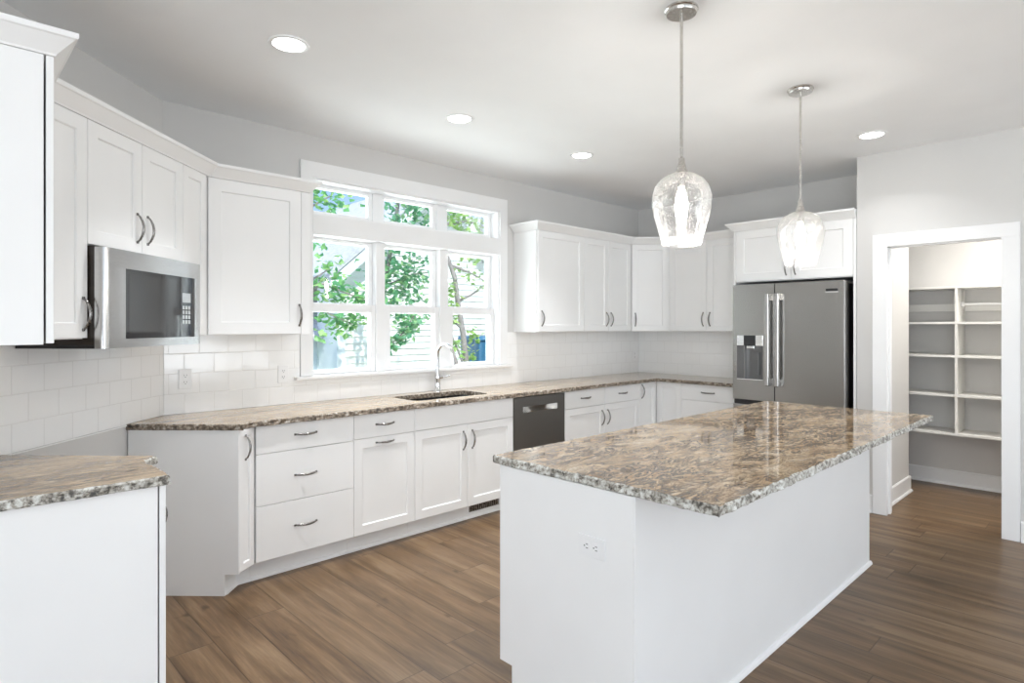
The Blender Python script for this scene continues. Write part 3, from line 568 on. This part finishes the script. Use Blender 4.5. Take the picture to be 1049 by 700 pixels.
for dr, hx in ((ld, .322), (rd, .402)):
    w = MB(); w.box(hx-.016, hx+.016, -.062, -.040, .925, 1.700)
    h = part('handle', w, 'bar_steel', dr, FX, .006, label='long steel bar handle')
    for z in (.925, 1.640): part('bracket', MB().box(hx-.014, hx+.014, -.040, .0, z, z+.06), 'black_stainless', h, FX, .004)
part('recess', MB().box(dx0, dx1, .055, .09, dz0, dz1).box(dx0, dx0+.06, .004, .055, dz0, 1.258), 'recess_grey', ld, FX, 0, label='grey dispenser recess')
cp = part('control_panel', MB().box(dx0, dx1, -.003, .055, 1.258, dz1), 'handle_bright', ld, FX, .002, label='bright dispenser fascia')
part('display', MB().box(dx0+.062, dx0+.165, -.0045, .0, 1.258, dz1), 'black_plastic', cp, FX, 0, label='black glass display')
part('spout', MB().box(dx0+.085, dx0+.150, .0, .05, 1.232, 1.2575), 'handle_bright', ld, FX, .003)
part('paddle', MB().box(dx0+.112, dx0+.178, .035, .0545, 1.005, 1.200).box(dx0+.118, dx0+.172, .032, .036, 1.012, 1.193), 'recess_grey', ld, FX, .003)
part('side_wall', MB().box(dx0+.0605, dx0+.064, .004, .055, dz0, 1.256), 'bar_steel', ld, FX); part('drip_tray', MB().box(dx0, dx1, -.002, .055, dz0, dz0+.010), 'handle_bright', ld, FX, .002)
part('badge', MB().box(.763, .856, -.003, .001, 1.690, 1.700, 1).box(.766, .853, -.002, .001, 1.701, 1.722), ('black_plastic', 'handle_bright'), rd, FX, 0, label='small dark badge with bright underline')

# ------------------------------------------------------------------ sink and faucet
bz = .70; sk = thing('kitchen_sink', 'steel undermount sink below the window', 'sink', W(2.77, 3.635, .70))
e = .012; w = MB()
def rrect(x0, x1, y0, y1, r): return arc(x0+r, y0+r, r, 180, 270)+arc(x1-r, y0+r, r, 270, 360)+arc(x1-r, y1-r, r, 0, 90)+arc(x0+r, y1-r, r, 90, 180)
rings = [(rrect(SX0-.02, SX1+.02, SY0-.02, SY1+.02, .05), .8745), (rrect(SX0-.004, SX1+.004, SY0-.004, SY1+.004, .042), .8745), (rrect(SX0-.002, SX1+.002, SY0-.002, SY1+.002, .045), bz+.03), (rrect(SX0+.03, SX1-.03, SY0+.03, SY1-.03, .05), bz)]
vs = []; m_ = len(rings[0][0])
for r, z in rings: vs += [(x, y, z) for x, y in r]
fs = [(i*m_+j, i*m_+(j+1) % m_, (i+1)*m_+(j+1) % m_, (i+1)*m_+j) for i in range(3) for j in range(m_)]+[tuple(3*m_+j for j in range(m_))]
w.add(vs, fs); part('basin', w, 'sink_steel', sk, I4, 0, True)
part('drain', MB().lathe([(.045, .004), (.04, .006), (.03, .003), (.001, .002)], (2.77, 3.68, bz)), 'chrome', sk, I4, 0, True)
fx, fy, fz = 2.905, 3.868, .908
fc = thing('faucet', 'chrome gooseneck pull-down faucet behind the sink', 'faucet', W(fx, fy, fz))
part('body', MB().lathe([(.0, 0), (.031, 0), (.031, .006), (.027, .012), (.023, .05), (.021, .085), (.024, .10), (.023, .125), (.017, .15), (.014, .175), (.0, .176)], (fx, fy, fz), 28), 'chrome', fc, I4, 0, True)
pts = [(fx, fy, fz+.17), (fx, fy, fz+.27)]; R_ = .086
for i in range(1, 13): a_ = PI*i/12*.93; pts.append((fx+.012*(1-math.cos(a_)), fy-R_+R_*math.cos(a_), fz+.29+R_*math.sin(a_)))
part('spout', MB().tube(pts, .0125, 16), 'chrome', fc, I4, 0, True)
p = Vector(pts[-1]); d = (p-Vector(pts[-2])).normalized()
part('spray_head', MB().tube([p, p+d*.02, p+d*.05, p+d*.085, p+d*.088], [.0135, .015, .018, .023, .020], 18), 'chrome', fc, I4, 0, True)
lv = part('lever', MB().tube([(fx+.018, fy, fz+.112), (fx+.045, fy-.004, fz+.114), (fx+.05, fy-.004, fz+.115)], [.014, .013, .009], 14).tube([(fx+.045, fy-.004, fz+.115), (fx+.105, fy-.02, fz+.122)], [.006, .0075], 12), 'chrome', fc, I4, 0, True)

# ------------------------------------------------------------------ outlets and register
def outlet(label, M):
    t = thing('electrical_outlet', label, 'outlet', M)
    part('cover_plate', MB().box(-.036, .036, -.006, -.0005, -.058, .058), 'vinyl', t, M, .0025)
    for z in (-.02, .02):
        r = part('receptacle', MB().prism([(.017*math.cos(2*PI*k/20)*(1 if abs(math.cos(2*PI*k/20)) < .9 else .95), .0155*math.sin(2*PI*k/20)) for k in range(20)], -.0078, -.0058, 'y'), 'vinyl', t, M @ Matrix.Translation((0, 0, z)))
        part('slot', MB().box(-.0075, -.0052, -.0081, -.0077, -.002, .007).box(.0052, .0075, -.0081, -.0077, -.002, .007).box(-.0022, .0022, -.0081, -.0077, -.0105, -.006), 'gap_dark', r, M @ Matrix.Translation((0, 0, z)), label='dark slots')
outlet('white outlet on the tile nearer the microwave', W(1.097, YW-.0095, 1.112)); outlet('white outlet on the tile beside the left window casing', W(1.69, YW-.0095, 1.110)); outlet('white outlet on the tile next to the right inner corner', W(5.70, YW-.0095, 1.10))
outlet('white sideways outlet on the island end panel', W(IX0-.018, 1.300, .671, -90) @ Matrix.Rotation(PI/2, 4, 'Y'))
RG = FW @ Matrix.Translation((0, .085, 0)); rg = thing('floor_register', 'grey slotted vent grille in the toe kick below the sink', 'vent', RG @ Matrix.Translation((3.03, 0, .06)))
part('back_plate', MB().box(2.885, 3.185, -.002, -.0005, .044, .098), 'gap_dark', rg, RG, label='dark opening')
w = MB(); w.box(2.875, 3.195, -.006, -.0005, .098, .104); w.box(2.875, 3.195, -.006, -.0005, .038, .044); w.box(2.875, 2.885, -.006, -.0005, .044, .098); w.box(3.185, 3.195, -.006, -.0005, .044, .098); part('frame', w, 'trim_paint', rg, RG)
for k in range(14): part('slat', MB().box(2.893+.021*k, 2.904+.021*k, -.0045, -.002, .044, .098), 'pewter', rg, RG)

# ------------------------------------------------------------------ ceiling lights
for (x, y), lab in (((1.207, 2.748), 'round recessed ceiling light nearest the left wall cabinets'), ((2.415, 2.985), 'round recessed ceiling light in front of the window'), ((3.609, 2.974), 'small far recessed ceiling light in front of the right wall cabinets'), ((4.655, 1.277), 'round recessed ceiling light before the pantry wall')):
    M = W(x, y, CEIL); t = thing('recessed_light', lab, 'ceiling light', M)
    part('trim_ring', MB().lathe([(.092, 0), (.090, -.005), (.074, -.007), (.070, -.003), (.070, 0)], n=48), 'trim_paint', t, M, 0, True)
    part('lens', MB().lathe([(.0705, -.0035), (.001, -.0045)], n=48), 'lens', t, M, 0, True, label='glowing white lens')
    l = lamp('downlight', 'AREA', (0, 0, 0), 2.0 if x > 4 else 3.4, (.98, .985, 1), .12); l.data.spread = math.radians(84 if x < 4 else 125); l.parent = t; l.location = (0, 0, -.012)
prof = [(.021, .012), (.055, .002), (.088, -.018), (.110, -.048), (.121, -.088), (.120, -.125), (.112, -.170), (.099, -.215), (.087, -.255), (.079, -.288)]
for (x, y), lab in (((2.243, 1.317), 'nearer clear seeded-glass pendant lamp over the island'), ((3.472, 1.304), 'farther clear seeded-glass pendant lamp over the island')):
    M = W(x, y, CEIL); t = thing('pendant_lamp', lab, 'pendant lamp', M); zt = -.69
    part('canopy', MB().lathe([(.001, -.0005), (.066, -.0005), (.068, -.008), (.064, -.012), (.064, -.015), (.060, -.024), (.012, -.026), (.001, -.026)], n=48), 'nickel', t, M, 0, True)
    part('rod', MB().tube([(0, 0, -.026), (0, 0, zt+.06)], .0062, 14), 'nickel', t, M, 0, True)
    part('socket', MB().lathe([(.0062, .075), (.012, .07), (.013, .058), (.019, .03), (.026, .012), (.028, .0), (.016, -.002), (.016, -.05), (.001, -.05)], (0, 0, zt), 28), 'nickel', t, M, 0, True)
    out_ = [(r, z) for r, z in prof]; inn = [(r-.003, z) for r, z in prof[::-1]]
    part('glass_shade', MB().lathe(out_+inn, (0, 0, zt), 56, close=True), 'seeded_glass', t, M, 0, True, label='clear seeded glass shade')
    part('bulb', MB().lathe([(.001, -.05), (.012, -.052), (.014, -.07), (.024, -.10), (.027, -.125), (.024, -.155), (.018, -.19), (.015, -.215), (.009, -.23), (.001, -.234)], (0, 0, zt), 24), 'bulb', t, M, 0, True, label='glowing bulb')
    l = lamp('bulb_light', 'POINT', (0, 0, 0), 5, (1, .965, .91), .018); l.parent = t; l.location = (0, 0, zt-.262); 
l = lamp('pantry_ceiling_lamp', 'AREA', (5.9, .2, 2.70), 18, (1, .97, .92), .5, .5, target=(5.9, .2, 0))  # unseen ceiling lamp added inside the pantry, pointing down

# ------------------------------------------------------------------ pantry shelving
ps = thing('pantry_shelving', 'built-in cream shelving on the pantry back wall', 'shelving', W(6.45, 1.2, .51))
SXF, SXB, SYA, SYB = 6.30, 6.618, -.45, 2.55
for z in (1.770, 1.464, 1.178, .842, .512): part('shelf', MB().box(SXF, SXB, SYA, SYB, z-.020, z), 'shelf_paint', ps, I4, .001)
for y in (1.078, 2.05, .10):
    zs = (1.770, 1.464, 1.178, .842, .512)
    for a_, b_ in zip(zs[:-1], zs[1:]): part('divider', MB().box(SXF+.002, SXB, y, y+.020, b_+.0005, a_-.0205), 'shelf_paint', ps, I4, .001)
for a_, b_ in ((1.100, 2.04), (.122, 1.076)): part('cleat', MB().box(SXB-.02, SXB, a_, b_, 1.560, 1.625), 'shelf_paint', ps, I4, .001)
part('rod_socket', MB().tube([(6.45, 1.077, 1.617), (6.45, 1.058, 1.617)], .024, 20), 'vinyl', ps, I4, 0, True, label='round white rod socket'); part('closet_rod', MB().tube([(6.45, 1.060, 1.617), (6.45, .121, 1.617)], .012, 14), 'vinyl', ps, I4, 0, True, label='white closet rod')

# ------------------------------------------------------------------ outdoors
struct('ground', MB().box(-15, 40, 4.11, 45, -.35, -.25), 'lawn')
hs = thing('neighbour_house', 'white sided gable house seen through the window', 'house', W(6.7, 10, -.25))
HY = 9.5; SL = .865; EX, EZ = 5.06, 2.27; PXk = 7.0; PZ = EZ+SL*(PXk-EX); RXk = 2*PXk-EX
w = MB(); z = -.25; ch = .115
while z < PZ-.05:
    zm = z+ch; a_ = EX if zm < EZ else EX+(zm-EZ)/SL; b_ = RXk if zm < EZ else RXk-(zm-EZ)/SL
    if b_-a_ > .05: w.add([(a_, HY-.022, z), (b_, HY-.022, z), (b_, HY-.002, z+ch), (a_, HY-.002, z+ch), (a_, HY, z), (b_, HY, z)], [(0, 1, 2, 3), (0, 4, 5, 1)])
    z += ch
part('gable_wall', w, 'siding', hs, I4)
w = MB(); z = -.25
while z < 2.6: w.add([(RXk, HY+.38, z), (13, HY+.38, z), (13, HY+.40, z+ch), (RXk, HY+.40, z+ch), (RXk, HY+.4, z), (13, HY+.4, z)], [(0, 1, 2, 3), (0, 4, 5, 1)]); z += ch
part('side_wall', w, 'siding', hs, I4)
w = MB(); z = -.25
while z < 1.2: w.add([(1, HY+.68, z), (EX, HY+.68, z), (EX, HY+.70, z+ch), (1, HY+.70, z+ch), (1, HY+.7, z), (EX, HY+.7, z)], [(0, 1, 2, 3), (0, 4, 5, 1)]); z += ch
part('wing_wall', w, 'siding_shaded', hs, I4)
part('corner_board', MB().box(EX-.07, EX+.07, HY-.05, HY+.69, -.25, EZ), 'fascia', hs, I4, .004)
part('wing_roof', MB().add([(1, HY+.45, 1.20), (EX-.08, HY+.45, 1.20), (EX+1.4, HY+3.6, 3.6), (1, HY+3.6, 3.6), (1, HY+.45, 1.26), (EX-.08, HY+.45, 1.26), (EX+1.4, HY+3.6, 3.66), (1, HY+3.6, 3.66)], [(0, 1, 2, 3), (4, 5, 6, 7), (0, 1, 5, 4), (1, 2, 6, 5), (2, 3, 7, 6), (3, 0, 4, 7)]), 'shingles', hs, I4)
for sg in (-1, 1):
    ex = PXk+sg*(PXk-EX+.32); ez = EZ-SL*.32
    w = MB(); w.prism([(ex, ez), (PXk, PZ), (PXk, PZ+.21), (ex, ez+.21)], HY-.30, HY-.26, 'y'); w.prism([(ex, ez-.02), (PXk, PZ-.02), (PXk, PZ+.02), (ex, ez+.02)], HY-.26, HY+.0, 'y'); part('fascia', w, 'fascia', hs, I4)
    w = MB(); w.prism([(ex-sg*-.03, ez+.21), (PXk, PZ+.21), (PXk, PZ+.30), (ex+sg*.03, ez+.30)], HY-.32, HY+5, 'y'); part('roof', w, 'shingles', hs, I4)
def tree(label, trunk, branches, clumps, lm, seed, size):
    random.seed(seed); b = trunk[0]
    t = thing('tree', label, 'tree', W(b[0], b[1], b[2]), 'trees beyond the window')
    n = len(trunk); part('trunk', MB().tube(trunk, [.052*(1-.6*i/(n-1)) for i in range(n)], 10), 'bark', t, I4, 0, True)
    for br in branches: part('branch', MB().tube(br, [.022-.014*i/(len(br)-1) for i in range(len(br))], 7), 'bark', t, I4, 0, True)
    w = MB()
    for (cx, cy, cz, rx, rz, k) in clumps:
        for _ in range(k):
            u = Vector((random.gauss(0, .5), random.gauss(0, .5), random.gauss(0, .5)))
            p = Vector((cx+u.x*rx, cy+u.y*.5*rx, cz+u.z*rz)); d = Vector((random.uniform(-1, 1), random.uniform(-1, 1), random.uniform(-.9, .4))).normalized()
            s_ = d.cross(Vector((random.uniform(-.5, .5), random.uniform(-.5, .5), 1))).normalized(); l_ = size*random.uniform(.7, 1.3); nn = d.cross(s_)*l_*.10
            w.add([p, p+d*l_*.45+s_*l_*.36+nn, p+d*l_, p+d*l_*.45-s_*l_*.36+nn], [(0, 1, 2), (0, 2, 3)])
    part('foliage', w, lm, t, I4); return t
tree('leafy green tree behind the left pane', [(3.0, 7.2, -.25), (3.05, 7.2, 1.0), (3.15, 7.1, 2.0), (3.3, 7.1, 3.0), (3.4, 7, 3.8)],
     [[(3.1, 7.1, 1.7), (3.5, 7, 1.95), (4.1, 6.95, 1.75)], [(3.1, 7.1, 1.6), (3.5, 7.0, 1.62), (3.9, 7, 1.45)], [(3.25, 7.1, 2.8), (3.6, 7, 3.05)], [(3.1, 7.1, 1.8), (3.6, 7, 2.15)]],
     [(3.55, 7, 1.86, .35, .30, 130), (3.95, 7, 1.78, .35, .22, 95), (3.75, 7, 1.52, .34, .16, 70), (3.60, 7, 1.36, .2, .10, 22), (3.92, 7, 1.50, .22, .12, 34), (3.55, 7, 3.0, .36, .24, 95), (3.25, 7, 2.5, .5, .5, 120), (3.62, 7, 2.12, .3, .2, 26), (3.3, 7, 3.5, .5, .4, 80)], 'leaves_green', 4, .105)
tree('dense leafy tree behind the middle pane', [(4.55, 7.6, -.25), (4.6, 7.6, 1.0), (4.75, 7.6, 2.0), (4.95, 7.6, 3.0), (5.1, 7.6, 4.0)],
     [[(4.7, 7.6, 1.8), (5.1, 7.3, 1.62), (4.7, 7.1, 1.30), (4.42, 7, 1.14)], [(4.75, 7.6, 2.0), (5.2, 7.5, 2.2), (5.5, 7.5, 2.25)]],
     [(4.85, 7.4, 2.22, .48, .42, 300), (5.1, 7.4, 2.05, .35, .40, 150), (4.65, 7.4, 1.92, .34, .26, 110), (5.0, 7.4, 1.62, .30, .14, 60), (4.95, 7.2, 1.50, .22, .12, 66), (4.78, 7.1, 1.38, .18, .10, 70), (4.62, 7.05, 1.27, .15, .08, 60), (4.48, 7, 1.16, .07, .05, 22), (5.2, 7.4, 3.1, .42, .38, 190), (5.0, 7.4, 2.75, .5, .3, 130), (5.0, 7.5, 3.7, .7, .5, 150)], 'leaves_deep', 9, .105)
tree('slender branching tree behind the right pane', [(5.86, 7, -.25), (5.80, 7, .82), (5.725, 7, 1.345), (5.632, 7, 1.78), (5.577, 7, 2.136), (5.432, 7, 2.455), (5.35, 7, 3.1), (5.5, 7, 3.8)],
     [[(5.50, 7, 2.32), (5.85, 7, 2.24), (6.25, 7, 2.09)], [(5.66, 7, 1.80), (5.95, 7, 1.93), (6.15, 7, 2.06)], [(5.74, 7, .86), (5.62, 7, 1.1), (5.45, 7, 1.42)], [(5.70, 7, 1.40), (5.55, 7, 1.50), (5.42, 7, 1.56)], [(5.38, 7, 2.9), (5.8, 7, 3.0), (6.2, 7, 2.95)]],
     [(5.48, 7, 1.95, .16, .24, 60), (5.52, 7, 1.72, .12, .12, 36), (5.58, 7, 1.14, .14, .16, 40), (5.95, 7, 1.30, .18, .12, 34), (5.88, 7, 1.0, .12, .18, 34), (5.5, 7, 1.52, .14, .08, 20), (6.1, 7, 2.06, .2, .08, 16), (5.85, 7, 2.25, .3, .2, 36), (5.9, 7, 2.45, .3, .1, 26), (5.6, 7, 3.05, .35, .3, 150), (5.95, 7, 2.95, .35, .26, 90), (5.7, 7, 3.6, .6, .4, 120)], 'leaves_bright', 14, .095)
M = W(7.25, 8.35, -.25); bn = thing('wheeled_bin', 'blue bin standing outside the right window pane', 'bin', M)
part('body', MB().add([(-.2, -.2, .05), (.2, -.2, .05), (.2, .2, .05), (-.2, .2, .05), (-.27, -.27, 1.42), (.27, -.27, 1.42), (.27, .27, 1.42), (-.27, .27, 1.42)], [(3, 2, 1, 0), (4, 5, 6, 7), (0, 1, 5, 4), (1, 2, 6, 5), (2, 3, 7, 6), (3, 0, 4, 7)]), 'blue_bin', bn, M, .02)
part('lid', MB().prism([(-.30, 1.425), (.30, 1.425), (.28, 1.50), (-.28, 1.50)], -.30, .30, 'x'), 'blue_bin', bn, M, .01)
for sx in (-.17, .17): part('wheel', MB().tube([(sx-.03, .2, .11), (sx+.03, .2, .11)], .11, 20), 'rubber', bn, M)
